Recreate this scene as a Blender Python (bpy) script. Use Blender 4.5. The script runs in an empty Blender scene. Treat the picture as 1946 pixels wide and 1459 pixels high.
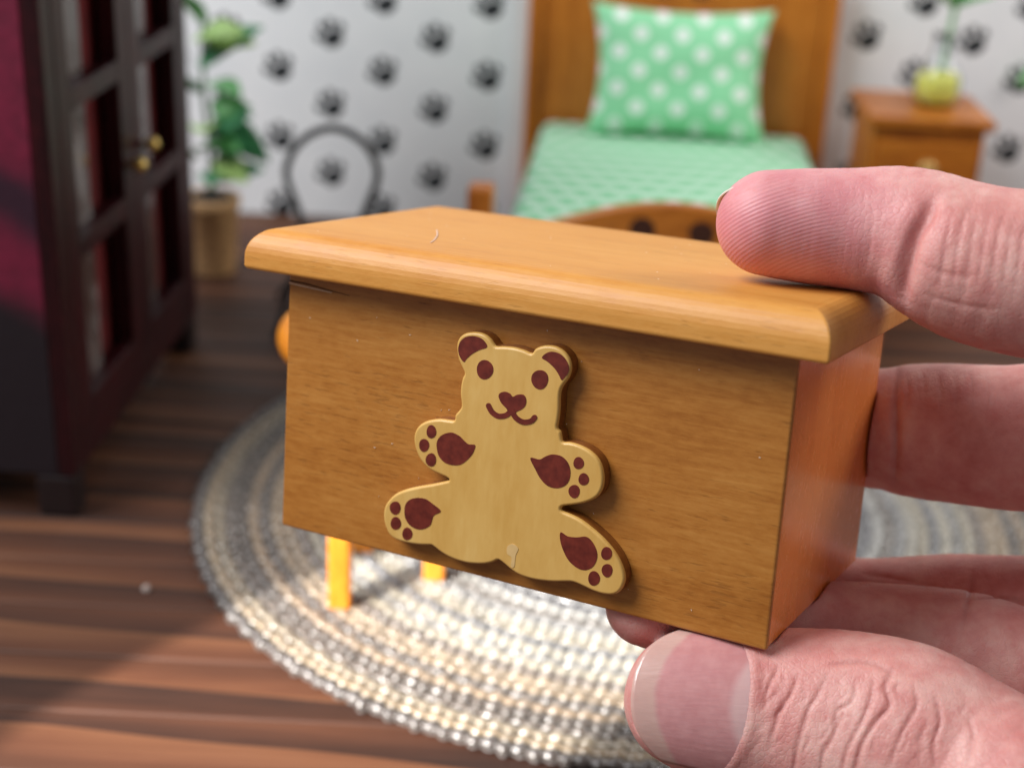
import bpy, bmesh, math, random
import numpy as np
from mathutils import Vector, Matrix

S = 0.1                     # the scene is planned in centimetres, 1 unit = 1 decimetre
scn = bpy.context.scene
COL = scn.collection
rng = np.random.default_rng(7)
random.seed(7)

# ------------------------------------------------------------------ camera
FPX, TH, RO, HC = 2829.0, math.radians(23.2), math.radians(2.7), 15.6
_R0 = np.array([1, 0, 0.]); _U0 = np.array([0, math.sin(TH), math.cos(TH)])
FWD = np.array([0, math.cos(TH), -math.sin(TH)])
RGT = math.cos(RO) * _R0 + math.sin(RO) * _U0
UPV = -math.sin(RO) * _R0 + math.cos(RO) * _U0
CAM = np.array([0, 0, HC])
cd = bpy.data.cameras.new('camera'); cam = bpy.data.objects.new('camera', cd); COL.objects.link(cam)
m = Matrix.Identity(4)
for i in range(3):
    m[i][0], m[i][1], m[i][2], m[i][3] = RGT[i], UPV[i], -FWD[i], CAM[i] * S
cam.matrix_world = m
cd.sensor_width = 36.0; cd.lens = FPX / 1946 * 36.0
cd.clip_start = 0.05; cd.clip_end = 60
cd.dof.use_dof = True; cd.dof.focus_distance = 1.75; cd.dof.aperture_fstop = 0.0523 / 0.029
scn.camera = cam

def pt(px, py, depth):      # a point of the photograph at a depth in cm
    return CAM + (((px - 973) * RGT - (py - 729.5) * UPV) / FPX + FWD) * depth

# ------------------------------------------------------------------ light
w = bpy.data.worlds.new('World'); scn.world = w; w.use_nodes = True
bg = w.node_tree.nodes['Background']; bg.inputs[0].default_value = (0.86, 0.94, 1.0, 1); bg.inputs[1].default_value = 0.24

def aim(o, loc, target):
    o.location = Vector(loc) * S
    o.rotation_euler = (Vector(target) - Vector(loc)).to_track_quat('-Z', 'Y').to_euler()

def lamp(name, kind, loc, target, energy, color, **kw):
    d = bpy.data.lights.new(name, kind); d.energy = energy; d.color = color
    for k, v in kw.items(): setattr(d, k, v)
    o = bpy.data.objects.new(name, d); COL.objects.link(o); aim(o, loc, target); return o

lamp('window_light', 'AREA', (-34, 15, 46), (3, 26, 6), 410, (0.97, 0.98, 1.0), shape='RECTANGLE', size=3.2, size_y=3.2)
lamp('far_window_light', 'AREA', (40, 36, 30), (6, 22, 8), 115, (1.0, 0.95, 0.88), shape='RECTANGLE', size=2.2, size_y=2.2)
# direct sunshine that comes in low from the left and lands on the rug
_sd = np.array([math.cos(math.radians(43)) * math.cos(math.radians(25)), math.sin(math.radians(43)) * math.cos(math.radians(25)), -math.sin(math.radians(25))])
_tg = np.array([-2.75, 21.75, 0.0])
lamp('sunshine', 'SPOT', tuple(_tg - _sd * 70), tuple(_tg), 9500, (1.0, 0.96, 0.90), spot_size=2 * math.atan(3.75 / 70), spot_blend=0.08, shadow_soft_size=0.03)

scn.view_settings.view_transform = 'Standard'; scn.view_settings.look = 'None'
scn.view_settings.exposure = 0.0; scn.view_settings.gamma = 1.0
scn.cycles.use_denoising = True
scn.cycles.max_bounces = 8
scn.cycles.sample_clamp_indirect = 6

# ------------------------------------------------------------------ helpers
def lin(r, g, b):
    f = lambda c: c / 12.92 if c <= 0.04045 else ((c + 0.055) / 1.055) ** 2.4
    return (f(r / 255), f(g / 255), f(b / 255), 1)

class Nt:
    def __init__(self, name):
        self.m = bpy.data.materials.new(name); self.m.use_nodes = True
        self.t = self.m.node_tree; self.t.nodes.clear()
        self.out = self.n('ShaderNodeOutputMaterial'); self.p = self.n('ShaderNodeBsdfPrincipled')
        self.t.links.new(self.p.outputs[0], self.out.inputs[0])
    def n(self, kind, **kw):
        x = self.t.nodes.new(kind)
        for k, v in kw.items(): setattr(x, k, v)
        return x
    def put(self, sock, v):
        if isinstance(v, bpy.types.NodeSocket): self.t.links.new(v, sock)
        else: sock.default_value = v
    def set(self, **kw):
        for k, v in kw.items(): self.put(self.p.inputs[k.replace('_', ' ')], v)
    def math(self, op, a, b=None, c=None, clamp=False):
        x = self.n('ShaderNodeMath', operation=op, use_clamp=clamp)
        self.put(x.inputs[0], a)
        if b is not None: self.put(x.inputs[1], b)
        if c is not None: self.put(x.inputs[2], c)
        return x.outputs[0]
    def coord(self, scale=(1, 1, 1), loc=(0, 0, 0), rot=(0, 0, 0), rand=False):
        tc = self.n('ShaderNodeTexCoord'); mp = self.n('ShaderNodeMapping')
        src = tc.outputs['Object']
        if rand:
            oi = self.n('ShaderNodeObjectInfo'); vm = self.n('ShaderNodeVectorMath', operation='MULTIPLY_ADD')
            self.put(vm.inputs[0], oi.outputs['Random']); vm.inputs[1].default_value = (37, 23, 11); self.put(vm.inputs[2], src); src = vm.outputs[0]
        self.put(mp.inputs[0], src); mp.inputs['Scale'].default_value = scale; mp.inputs['Location'].default_value = loc; mp.inputs['Rotation'].default_value = rot
        return mp.outputs[0]
    def noise(self, vec, scale=1.0, detail=4.0, rough=0.55, dist=0.0):
        x = self.n('ShaderNodeTexNoise'); self.put(x.inputs['Vector'], vec); x.inputs['Scale'].default_value = scale
        x.inputs['Detail'].default_value = detail; x.inputs['Roughness'].default_value = rough; x.inputs['Distortion'].default_value = dist
        return x.outputs[0]
    def ramp(self, fac, stops):
        x = self.n('ShaderNodeValToRGB'); self.put(x.inputs[0], fac); e = x.color_ramp.elements
        while len(e) < len(stops): e.new(0.5)
        for el, (p, c) in zip(e, stops):
            el.position = p; el.color = c if len(c) == 4 else (*c, 1)
        return x.outputs[0]
    def step(self, fac, a, b):
        x = self.n('ShaderNodeMapRange', interpolation_type='SMOOTHSTEP'); self.put(x.inputs[0], fac); x.inputs[1].default_value = a; x.inputs[2].default_value = b
        return x.outputs[0]
    def mix(self, fac, a, b, blend='MIX'):
        x = self.n('ShaderNodeMix', data_type='RGBA', blend_type=blend); self.put(x.inputs[0], fac); self.put(x.inputs[6], a); self.put(x.inputs[7], b)
        return x.outputs[2]
    def bump(self, h, strength=0.2, dist=0.01, normal=None):
        x = self.n('ShaderNodeBump'); x.inputs['Strength'].default_value = strength; x.inputs['Distance'].default_value = dist; self.put(x.inputs['Height'], h)
        if normal is not None: self.put(x.inputs['Normal'], normal)
        return x.outputs[0]
    def xyz(self, vec):
        x = self.n('ShaderNodeSeparateXYZ'); self.put(x.inputs[0], vec); return x.outputs

def plain(name, col, rough=0.5, var=0.12, scale=12, bump=0.1, bscale=80, **kw):
    k = Nt(name); v = k.coord()
    n = k.noise(v, scale, 5)
    c = tuple(col[:3])
    k.set(Base_Color=k.ramp(n, [(0.3, tuple(x * (1 - var) for x in c)), (0.7, tuple(min(1, x * (1 + var)) for x in c))]), Roughness=rough,
          Normal=k.bump(k.noise(v, bscale, 3), bump, 0.004), **kw)
    return k.m

def wood(name, light, mid, dark, rough=0.36, axis='X', pore=0.5, scale=1.0, rand=False, coat=0.0, fine=1.0):
    k = Nt(name)
    def sc(l, c): l *= scale; c *= scale; return {'X': (l, c, c), 'Y': (c, l, c), 'Z': (c, c, l)}[axis]
    a = k.noise(k.coord(sc(2.2, 20), rand=rand), 1.0, 5, 0.6, 0.6)          # broad bands
    b = k.noise(k.coord(sc(16, 170), rand=rand), 1.0, 4, 0.65, 0.2)         # fibre
    c = k.noise(k.coord(sc(3.0, 5.0), rand=rand), 1.0, 3)                   # patches
    m_ = k.noise(k.coord(sc(50, 90), rand=rand), 1.0, 3, 0.7)               # mottle
    f = k.math('ADD', k.math('ADD', k.math('MULTIPLY', a, 0.34), k.math('MULTIPLY', m_, 0.20 * fine)), k.math('ADD', k.math('MULTIPLY', b, 0.34 * fine), k.math('MULTIPLY', c, 0.22)))
    mean = 0.5 * (0.56 + 0.54 * fine)
    base = k.ramp(f, [(mean - 0.12, dark), (mean, mid), (mean + 0.12, light)])
    p = k.noise(k.coord(sc(34, 260), (3, 2, 1), rand=rand), 1.0, 2, 0.5)
    dens = k.noise(k.coord(sc(2.5, 9), (7, 1, 4), rand=rand), 1.0, 2)
    pores = k.step(k.math('ADD', p, k.math('MULTIPLY', k.math('SUBTRACT', dens, 0.5), 0.5)), 0.62, 0.74)
    s = k.noise(k.coord(sc(2.0, 62), (5, 3, 1), rand=rand), 1.0, 2, 0.5, 0.5)
    streak = k.step(s, 0.70, 0.78)
    dk = tuple(x * 0.42 for x in dark[:3]) + (1,)
    col = k.mix(k.math('MULTIPLY', pores, pore), base, dk)
    col = k.mix(k.math('MULTIPLY', streak, pore * 0.8), col, dk)
    rg = k.math('ADD', rough - 0.06, k.math('MULTIPLY', m_, 0.12))
    k.set(Base_Color=col, Roughness=rg, Coat_Weight=coat, Coat_Roughness=0.22, Normal=k.bump(k.math('SUBTRACT', k.math('ADD', b, m_), k.math('MULTIPLY', pores, 0.8)), 0.10, 0.003))
    return k.m

def link(name, me, mat=None, parent=None, loc=None):
    o = bpy.data.objects.new(name, me); COL.objects.link(o)
    if mat is not None and len(me.materials) == 0: me.materials.append(mat)
    if parent is not None: o.parent = parent
    if loc is not None: o.location = Vector(loc) * S
    return o

def mesh(name, verts, faces, smooth=False):      # cm in
    me = bpy.data.meshes.new(name)
    me.from_pydata([tuple(float(c) * S for c in v) for v in verts], [], [tuple(int(i) for i in f) for f in faces])
    if smooth: me.polygons.foreach_set('use_smooth', [True] * len(me.polygons))
    me.update(); return me

def grid_mesh(name, V, Q, smooth=True):          # big numpy meshes, cm in
    me = bpy.data.meshes.new(name); nq = len(Q)
    me.vertices.add(len(V)); me.vertices.foreach_set('co', (np.asarray(V, np.float32) * S).ravel())
    me.loops.add(nq * 4); me.loops.foreach_set('vertex_index', np.asarray(Q, np.int32).ravel())
    me.polygons.add(nq); me.polygons.foreach_set('loop_start', np.arange(nq, dtype=np.int32) * 4); me.polygons.foreach_set('loop_total', np.full(nq, 4, np.int32))
    if smooth: me.polygons.foreach_set('use_smooth', np.ones(nq, bool))
    me.update(calc_edges=True); me.validate(); return me

def box_mesh(name, x0, x1, y0, y1, z0, z1, bev=0.03, seg=2):
    bm = bmesh.new(); bmesh.ops.create_cube(bm, size=1)
    for v in bm.verts:
        v.co = Vector(((x0 + x1) / 2 + v.co.x * (x1 - x0), (y0 + y1) / 2 + v.co.y * (y1 - y0), (z0 + z1) / 2 + v.co.z * (z1 - z0))) * S
    if bev: bmesh.ops.bevel(bm, geom=list(bm.edges), offset=bev * S, segments=seg, affect='EDGES', profile=0.5)
    me = bpy.data.meshes.new(name); bm.to_mesh(me); bm.free()
    me.polygons.foreach_set('use_smooth', [False] * len(me.polygons)); return me

def box(name, b, mat, parent=None, bev=0.03, seg=2, loc=None):
    return link(name, box_mesh(name, *b, bev=bev, seg=seg), mat, parent, loc)

def lathe_mesh(name, prof, n=32, c=(0, 0, 0)):   # prof: (r, z)
    V, F = [], []
    for r, z in prof:
        for i in range(n):
            a = 2 * math.pi * i / n; V.append((c[0] + r * math.cos(a), c[1] + r * math.sin(a), c[2] + z))
    for j in range(len(prof) - 1):
        for i in range(n):
            F.append((j * n + i, j * n + (i + 1) % n, (j + 1) * n + (i + 1) % n, (j + 1) * n + i))
    if prof[0][0] > 1e-4: F.append(tuple(reversed(range(n))))
    if prof[-1][0] > 1e-4: F.append(tuple(range((len(prof) - 1) * n, len(prof) * n)))
    me = mesh(name, V, F, True); return me

def crom(P, sub, closed=False):                  # Catmull-Rom through points
    P = np.asarray(P, float); n = len(P); out = []
    for i in range(n if closed else n - 1):
        if closed: a, b, c, d = P[i - 1], P[i], P[(i + 1) % n], P[(i + 2) % n]
        else: a, b, c, d = P[max(i - 1, 0)], P[i], P[i + 1], P[min(i + 2, n - 1)]
        for k in range(sub):
            t = k / sub
            out.append(0.5 * (2 * b + (c - a) * t + (2 * a - 5 * b + 4 * c - d) * t * t + (3 * b - a - 3 * c + d) * t ** 3))
    if not closed: out.append(P[-1])
    return np.array(out)

def tube_mesh(name, P, r, n=10, closed=False):
    P = np.asarray(P, float); r = np.broadcast_to(np.asarray(r, float), (len(P),))
    T = np.roll(P, -1, 0) - np.roll(P, 1, 0) if closed else np.gradient(P, axis=0)
    T /= np.linalg.norm(T, axis=1)[:, None]
    up = np.array([0, 0, 1.]) if abs(T[0][2]) < 0.9 else np.array([1., 0, 0])
    N = up - T[0] * (up @ T[0]); N /= np.linalg.norm(N); V = []
    for p, t, q in zip(P, T, r):
        N = N - t * (N @ t); N /= np.linalg.norm(N); B = np.cross(t, N)
        for i in range(n):
            a = 2 * math.pi * i / n; V.append(p + q * (math.cos(a) * N + math.sin(a) * B))
    m_ = len(P); F = []
    for j in range(m_ if closed else m_ - 1):
        for i in range(n):
            F.append((j * n + i, j * n + (i + 1) % n, ((j + 1) % m_) * n + (i + 1) % n, ((j + 1) % m_) * n + i))
    if not closed: F += [tuple(reversed(range(n))), tuple(range((m_ - 1) * n, m_ * n))]
    return mesh(name, V, F, True)

def thing(name, label, cat, loc=(0, 0, 0), rz=0.0, group=None):
    o = bpy.data.objects.new(name, None); COL.objects.link(o); o.location = Vector(loc) * S; o.rotation_euler = (0, 0, rz)
    o.empty_display_size = 0.1
    return tag(o, label, cat, group)

def tag(o, label, cat, group=None):
    o['label'] = label; o['category'] = cat
    if group: o['group'] = group
    return o

def structure(o):
    o['kind'] = 'structure'; return o

# ------------------------------------------------------------------ materials
honey = wood('honey_wood', lin(192, 130, 60), lin(178, 114, 46), lin(156, 92, 30), 0.38, pore=0.34, coat=0.08)
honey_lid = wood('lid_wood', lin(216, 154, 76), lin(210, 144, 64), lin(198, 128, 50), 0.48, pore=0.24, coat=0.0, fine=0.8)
honey_side_glow = wood('side_wood_glow', lin(244, 152, 78), lin(238, 142, 68), lin(224, 126, 56), 0.26, axis='Z', pore=0.08, coat=0.6, fine=0.7)  # orange glow bounced from the hand is put into this lighter base colour
orange_wood = wood('orange_wood', lin(206, 128, 44), lin(186, 108, 26), lin(152, 80, 14), 0.42, axis='X', pore=0.3, scale=0.45, coat=0.15)
orange_wood_z = wood('orange_wood_upright', lin(206, 128, 44), lin(190, 110, 26), lin(152, 80, 14), 0.42, axis='Z', pore=0.3, scale=0.45, coat=0.15)
stool_wood = wood('stool_wood', lin(226, 150, 54), lin(210, 128, 32), lin(180, 96, 18), 0.4, axis='Z', pore=0.25)
mahogany = wood('mahogany', lin(58, 12, 18), lin(42, 9, 14), lin(22, 6, 10), 0.42, axis='Z', pore=0.4, scale=0.8, coat=0.08)
mahogany.node_tree.nodes['Principled BSDF'].inputs['Specular IOR Level'].default_value = 0.25
brass = plain('brass', lin(214, 180, 104), 0.28, 0.1, Metallic=0.9)
black_iron = plain('black_iron', lin(26, 28, 32), 0.42, 0.2)

# ------------------------------------------------------------------ floor
k = Nt('floorboard_wood')
va = k.coord((0.8, 4.0, 4.0), rand=True)
wv = k.n('ShaderNodeTexWave', wave_type='RINGS', rings_direction='Z', wave_profile='SAW'); k.put(wv.inputs['Vector'], va)
wv.inputs['Scale'].default_value = 0.55; wv.inputs['Distortion'].default_value = 5.5; wv.inputs['Detail'].default_value = 3; wv.inputs['Detail Scale'].default_value = 0.8
g1 = k.noise(k.coord((1.6, 30, 30), rand=True), 1, 5, 0.65, 0.8); g2 = k.noise(k.coord((0.5, 1.4, 1), rand=True), 1.4, 3)
ff = k.math('ADD', k.math('MULTIPLY', wv.outputs['Fac'], 0.32), k.math('ADD', k.math('MULTIPLY', g1, 0.30), k.math('MULTIPLY', g2, 0.46)))
oi = k.n('ShaderNodeObjectInfo')
cc = k.ramp(ff, [(0.30, lin(26, 13, 8)), (0.44, lin(62, 34, 20)), (0.60, lin(88, 51, 31)), (0.78, lin(120, 78, 50))])
cc = k.mix(k.math('MULTIPLY', oi.outputs['Random'], 0.35), cc, lin(62, 33, 20))
k.set(Base_Color=cc, Roughness=k.math('ADD', 0.5, k.math('MULTIPLY', g1, 0.2)), Specular_IOR_Level=0.45, Normal=k.bump(g1, 0.12, 0.01))
boardmat = k.m
floor = structure(box('floor', (-40, 45, -12, 52.5, -1.2, -0.25), plain('floor_base', lin(40, 26, 20), 0.8), bev=0))
pm = box_mesh('floor_board', -14.97, 14.97, -0.83, 0.83, -0.24, 0.0, bev=0.045, seg=2); pm.materials.append(boardmat)
first = None
y = -9.0; row = 0
while y < 51.5:
    off = (6.0, 2.3, 9.2, -0.4)[row % 4]
    for j in range(-2, 3):
        if first is None: b = first = link('floor_board', pm, None, floor)
        else:
            b = first.copy(); COL.objects.link(b); b.parent = floor
        b.location = Vector((j * 30 - 15 + off, y + 0.83, -0.004 * (random.random()))) * S
        b.rotation_euler = (0, 0, math.pi if random.random() < .5 else 0)
    y += 1.68; row += 1
# ------------------------------------------------------------------ wall with the paw wallpaper
def paw_wallpaper(name, ox, oz):
    k = Nt(name); x, y_, z = k.xyz(k.coord((10, 10, 10)))
    x = k.math('SUBTRACT', x, ox); z = k.math('SUBTRACT', z, oz)
    jit = k.noise(k.coord((6, 6, 6)), 1, 2)
    rowf = k.math('FLOOR', k.math('ADD', k.math('DIVIDE', z, 1.2), 0.5))
    odd = k.math('FLOORED_MODULO', rowf, 2.0)
    lz = k.math('SUBTRACT', z, k.math('MULTIPLY', rowf, 1.2))
    sx = k.math('ADD', k.math('SUBTRACT', x, k.math('MULTIPLY', odd, 1.775)), 1.775)
    lx = k.math('SUBTRACT', k.math('FLOORED_MODULO', sx, 3.55), 1.775)
    a = math.radians(28); ca, sa = math.cos(a), math.sin(a)
    u = k.math('ADD', k.math('MULTIPLY', lx, ca), k.math('MULTIPLY', lz, sa))
    v = k.math('SUBTRACT', k.math('MULTIPLY', lz, ca), k.math('MULTIPLY', lx, sa))
    best = None
    for cx, cz, rx, rz in ((0, -0.13, 0.30, 0.24), (-0.36, 0.08, 0.10, 0.14), (-0.13, 0.29, 0.11, 0.15), (0.13, 0.29, 0.11, 0.15), (0.36, 0.08, 0.10, 0.14)):
        du = k.math('DIVIDE', k.math('SUBTRACT', u, cx * 1.2), rx * 1.22); dv = k.math('DIVIDE', k.math('SUBTRACT', v, cz * 1.2), rz * 1.22)
        d = k.math('ADD', k.math('MULTIPLY', du, du), k.math('MULTIPLY', dv, dv))
        best = d if best is None else k.math('MINIMUM', best, d)
    mask = k.math('SUBTRACT', 1.0, k.step(best, 0.85, 1.15))
    paper = k.ramp(jit, [(0.3, lin(232, 234, 237)), (0.7, lin(240, 241, 243))])
    k.set(Base_Color=k.mix(mask, paper, lin(38, 42, 46)), Roughness=0.6, Normal=k.bump(k.noise(k.coord((60, 60, 60)), 1, 3), 0.08, 0.004))
    return k.m
wall = structure(box('wall', (-40, 45, 50.72, 52.2, -0.25, 34), plain('wall_board', lin(200, 200, 200), 0.8), bev=0))
box('wallpaper', (-30, -0.35, 50.60, 50.712, 0.02, 33.9), paw_wallpaper('paw_wallpaper', -8.42 - 1.775, 6.38), wall, bev=0)
box('wallpaper', (-0.62, 40, 50.52, 50.594, 0.02, 33.9), paw_wallpaper('paw_wallpaper_second', 11.31 - 1.775, 5.95), wall, bev=0)

# ------------------------------------------------------------------ toy chest
W, H, D, OS, OF, OB, LT, LE = 6.8, 3.446, 3.659, 0.435, 0.381, 0.443, 0.53, 0.325
BM = np.array([[0.8829351216, 0.4691096780, 0.0190179122], [-0.4652534606, 0.8688076621, 0.1694475250], [0.0629665660, -0.1584593206, 0.9853556999]])
BT = np.array([0.0786841, 16.5065251, 9.5009451])
chest = thing('toy_chest', 'small honey brown wooden toy chest with a bear on its front, held in the hand', 'toy chest')
mw = Matrix.Identity(4)
for i in range(3):
    for j in range(3): mw[i][j] = BM[i][j]
    mw[i][3] = BT[i] * S
chest.matrix_world = mw
T = 0.28
box('front_panel', (-W / 2, W / 2, 0, 0.085, -H, 0), honey, chest, bev=0.03, seg=3)
box('side_panel', (-W / 2 + 0.012, -W / 2 + T, 0.10, D, -H + 0.01, 0), honey_side_glow, chest, bev=0.02)
box('side_panel', (W / 2 - T, W / 2 - 0.012, 0.10, D, -H + 0.01, 0), honey_side_glow, chest, bev=0.02)
box('back_panel', (-W / 2 + T + .004, W / 2 - T - .004, D - T, D - 0.01, -H + 0.01, 0), honey, chest, bev=0.02)
box('bottom_panel', (-W / 2 + T + .004, W / 2 - T - .004, 0.09, D - T - .004, -H + 0.05, -H + T), honey, chest, bev=0)
# lid: a slab whose upper edge is a quarter round running along the front and both ends
prof = [(0.03, 0.0), (0.0, 0.03), (0.0, 0.17)]
for i in range(1, 9):
    a = i / 9 * math.pi / 2; prof.append((LE * (1 - math.cos(a)), 0.17 + (LT - 0.17) * math.sin(a)))
prof += [(LE, LT - 0.004), (LE + 0.03, LT)]
V, F = [], []
x0, x1, y0, y1 = -W / 2 - OS, W / 2 + OS, -OF, D + OB
for e, z in prof:
    eb = min(e, 0.04)
    V += [(x0 + e, y0 + e, z + .004), (x1 - e, y0 + e, z + .004), (x1 - e, y1 - e * 0.9, z + .004), (x0 + e, y1 - e * 0.9, z + .004)]
for j in range(len(prof) - 1):
    for i in range(4): F.append((j * 4 + i, j * 4 + (i + 1) % 4, j * 4 + 4 + (i + 1) % 4, j * 4 + 4 + i))
F.append((3, 2, 1, 0)); q = (len(prof) - 1) * 4; F.append((q, q + 1, q + 2, q + 3))
lm = mesh('lid', V, F)
lid = link('lid', lm, honey_lid, chest)
bv = lid.modifiers.new('soft', 'BEVEL'); bv.width = 0.0022; bv.segments = 2; bv.limit_method = 'ANGLE'; bv.angle_limit = math.radians(40)
# chipped varnish along the top left of the front
pale = plain('bare_wood', lin(226, 196, 164), 0.6, 0.15)
sp = np.array([(-3.385, -0.006, -0.16), (-3.1, -0.010, -0.175), (-2.9, -0.010, -0.185), (-2.72, -0.008, -0.195)])
link('chip', tube_mesh('chip', crom(sp, 6), np.linspace(0.014, 0.009, 19), 6), pale, chest)
crack = plain('crack_shade', lin(70, 38, 16), 0.7)
sp = np.array([(-3.39, 0.0, -0.135), (-3.1, 0.0, -0.142), (-2.8, 0.0, -0.17), (-2.45, 0.0, -0.20)])
link('crack', tube_mesh('crack', crom(sp, 6), np.linspace(0.012, 0.003, 19), 6), crack, chest)

# bear plaque -------------------------------------------------------------
BTH = 0.205
def to_plane(px, py, yl):           # where the sight line meets the plane y = yl of the chest
    d = (((px - 973) * RGT - (py - 729.5) * UPV) / FPX + FWD)
    o = BM.T @ (CAM - BT); dl = BM.T @ d; t = (yl - o[1]) / dl[1]; p = o + dl * t
    return (p[0], p[2])
def zc(pts): return np.array([to_plane(680 + x * 0.38383, 600 + y * 0.38383, -BTH) for x, y in pts])
outline = [(487,165),(490,130),(505,103),(530,88),(565,82),(600,85),(630,97),(655,118),(670,140),(683,153),(720,153),(770,158),(820,172),(857,187),(875,165),(905,152),(940,148),(980,155),(1015,175),(1040,205),(1052,240),(1052,275),(1040,310),(1015,345),(1003,370),(998,400),(997,440),(995,480),(990,520),(985,555),(1000,575),(1005,600),(1012,625),(1045,628),(1090,640),(1140,665),(1180,700),(1205,745),(1215,800),(1210,850),(1190,890),(1155,915),(1110,930),(1060,938),(1010,945),(1005,965),(1050,985),(1100,1010),(1160,1055),(1220,1110),(1270,1170),(1305,1235),(1320,1290),(1315,1330),(1295,1365),(1260,1382),(1210,1378),(1160,1362),(1110,1338),(1065,1320),(1030,1318),(960,1318),(900,1312),(850,1302),(800,1285),(760,1260),(730,1235),(705,1215),(690,1210),(665,1222),(620,1230),(560,1228),(510,1218),(460,1200),(410,1172),(370,1140),(350,1137),(300,1135),(240,1125),(190,1110),(155,1085),(135,1045),(125,1000),(128,955),(145,920),(180,885),(230,862),(300,845),(370,833),(430,820),(450,813),(435,800),(400,785),(360,765),(325,735),(300,700),(282,655),(275,610),(283,570),(305,540),(345,520),(400,512),(450,518),(475,518),(480,490),(503,463),(510,440),(505,390),(507,350),(515,310),(525,285),(510,250),(495,215)]
O = crom(zc(outline), 3, True)
n = len(O)
tg = np.roll(O, -1, 0) - np.roll(O, 1, 0); tg /= np.linalg.norm(tg, axis=1)[:, None] + 1e-9
nr = np.stack([tg[:, 1], -tg[:, 0]], 1)          # inward or outward, fixed below
area = 0.5 * np.sum(O[:, 0] * np.roll(O[:, 1], -1) - np.roll(O[:, 0], -1) * O[:, 1])
if area > 0: nr = -nr
layers = [(0.0, 0.0), (-0.012, 0.0), (-(BTH - 0.045), 0.0), (-(BTH - 0.022), 0.005), (-(BTH - 0.008), 0.014), (-(BTH - 0.001), 0.026), (-BTH, 0.036)]
V, F = [], []
for yl, ins in layers:
    P = O + nr * ins * -1 if False else O + nr * ins
    V += [(p[0], yl - 0.002, p[1]) for p in P]
for j in range(len(layers) - 1):
    for i in range(n): F.append((j * n + i, j * n + (i + 1) % n, (j + 1) * n + (i + 1) % n, (j + 1) * n + i))
q = (len(layers) - 1) * n; F.append(tuple(range(q, q + n)))
bme = mesh('bear_plaque', V, F)
bm = bmesh.new(); bm.from_mesh(bme); bmesh.ops.recalc_face_normals(bm, faces=bm.faces)
for f in bm.faces: f.smooth = len(f.verts) == 4
bmesh.ops.triangulate(bm, faces=[f for f in bm.faces if len(f.verts) > 4]); bm.to_mesh(bme); bm.free()
k = Nt('bear_lacquer'); v = k.coord()
nb = k.noise(k.coord((14, 14, 5)), 1, 5, 0.6); nf = k.noise(k.coord((120, 120, 30)), 1, 3)
k.set(Base_Color=k.ramp(k.math('ADD', k.math('MULTIPLY', nb, 0.7), k.math('MULTIPLY', nf, 0.3)), [(0.33, lin(206, 156, 76)), (0.55, lin(218, 172, 94)), (0.74, lin(226, 186, 112))]),
      Roughness=0.45, Coat_Weight=0.2, Coat_Roughness=0.22, Normal=k.bump(nb, 0.06, 0.01))
bear = link('bear_plaque', bme, k.m, chest)
bme.materials.append(wood('plaque_edge', lin(150, 92, 36), lin(132, 76, 26), lin(104, 54, 16), 0.4, pore=0.3))
for f in bme.polygons:
    if max(bme.vertices[i].co.y for i in f.vertices) / S > -(BTH - 0.047): f.material_index = 1
k = Nt('brown_print'); k.set(Base_Color=k.ramp(k.noise(k.coord((90, 90, 90)), 1, 3), [(0.33, lin(92, 26, 16)), (0.67, lin(118, 42, 28))]), Roughness=0.42, Coat_Weight=0.3, Coat_Roughness=0.25)
brown = k.m
def patch(name, P, yy=-BTH - 0.0065):
    P = np.asarray(P); nn = len(P)
    V = [(p[0], yy, p[1]) for p in P] + [(p[0], -BTH + 0.004, p[1]) for p in P]
    F = [tuple(range(nn))] + [(i, nn + i, nn + (i + 1) % nn, (i + 1) % nn) for i in range(nn)]
    me = mesh(name, V, F); b = bmesh.new(); b.from_mesh(me); bmesh.ops.recalc_face_normals(b, faces=b.faces)
    bmesh.ops.triangulate(b, faces=[f for f in b.faces if len(f.verts) > 4]); b.to_mesh(me); b.free()
    return link(name, me, brown, bear)
def blob(name, pts): return patch(name, crom(zc(pts), 4, True))
def oval(name, cx, cy, rx, ry, tilt=0.0):
    a = np.linspace(0, 2 * math.pi, 28, endpoint=False); t = math.radians(tilt)
    wob = 1 + 0.025 * np.sin(3 * a + cx)
    return patch(name, zc(np.stack([cx + wob * (rx * np.cos(a) * math.cos(t) - ry * np.sin(a) * math.sin(t)), cy + wob * (rx * np.cos(a) * math.sin(t) + ry * np.sin(a) * math.cos(t))], 1)))
blob('ear_print', [(500,150),(510,125),(535,105),(570,100),(605,108),(630,128),(640,155),(600,170),(565,190),(540,212),(525,228),(505,200),(498,172)])
blob('ear_print', [(912,207),(930,187),(960,177),(1000,187),(1030,215),(1045,250),(1043,280),(1025,305),(1010,318),(995,290),(975,260),(950,235),(930,220)])
oval('eye', 630, 266, 41, 48); oval('eye', 902, 315, 42, 48)
blob('nose', [(698,400),(705,382),(730,375),(755,385),(768,400),(790,390),(820,390),(834,410),(832,440),(815,460),(795,470),(778,480),(760,484),(745,478),(738,460),(712,432)])
def stroke(name, pts, wd, yy):
    P = crom(pts, 6); t = np.gradient(P, axis=0); t /= np.linalg.norm(t, axis=1)[:, None]; nn = np.stack([-t[:, 1], t[:, 0]], 1)
    L = P + nn * wd / 2; R = P - nn * wd / 2
    cap = lambda c, d, s: [c + (d * math.cos(a) + s * math.sin(a)) * wd / 2 for a in np.linspace(-math.pi / 2, math.pi / 2, 8)[1:-1]]
    pts2 = list(L) + cap(P[-1], t[-1], -nn[-1]) + list(R[::-1]) + cap(P[0], -t[0], nn[0])
    return patch(name, zc(pts2), yy)
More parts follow.
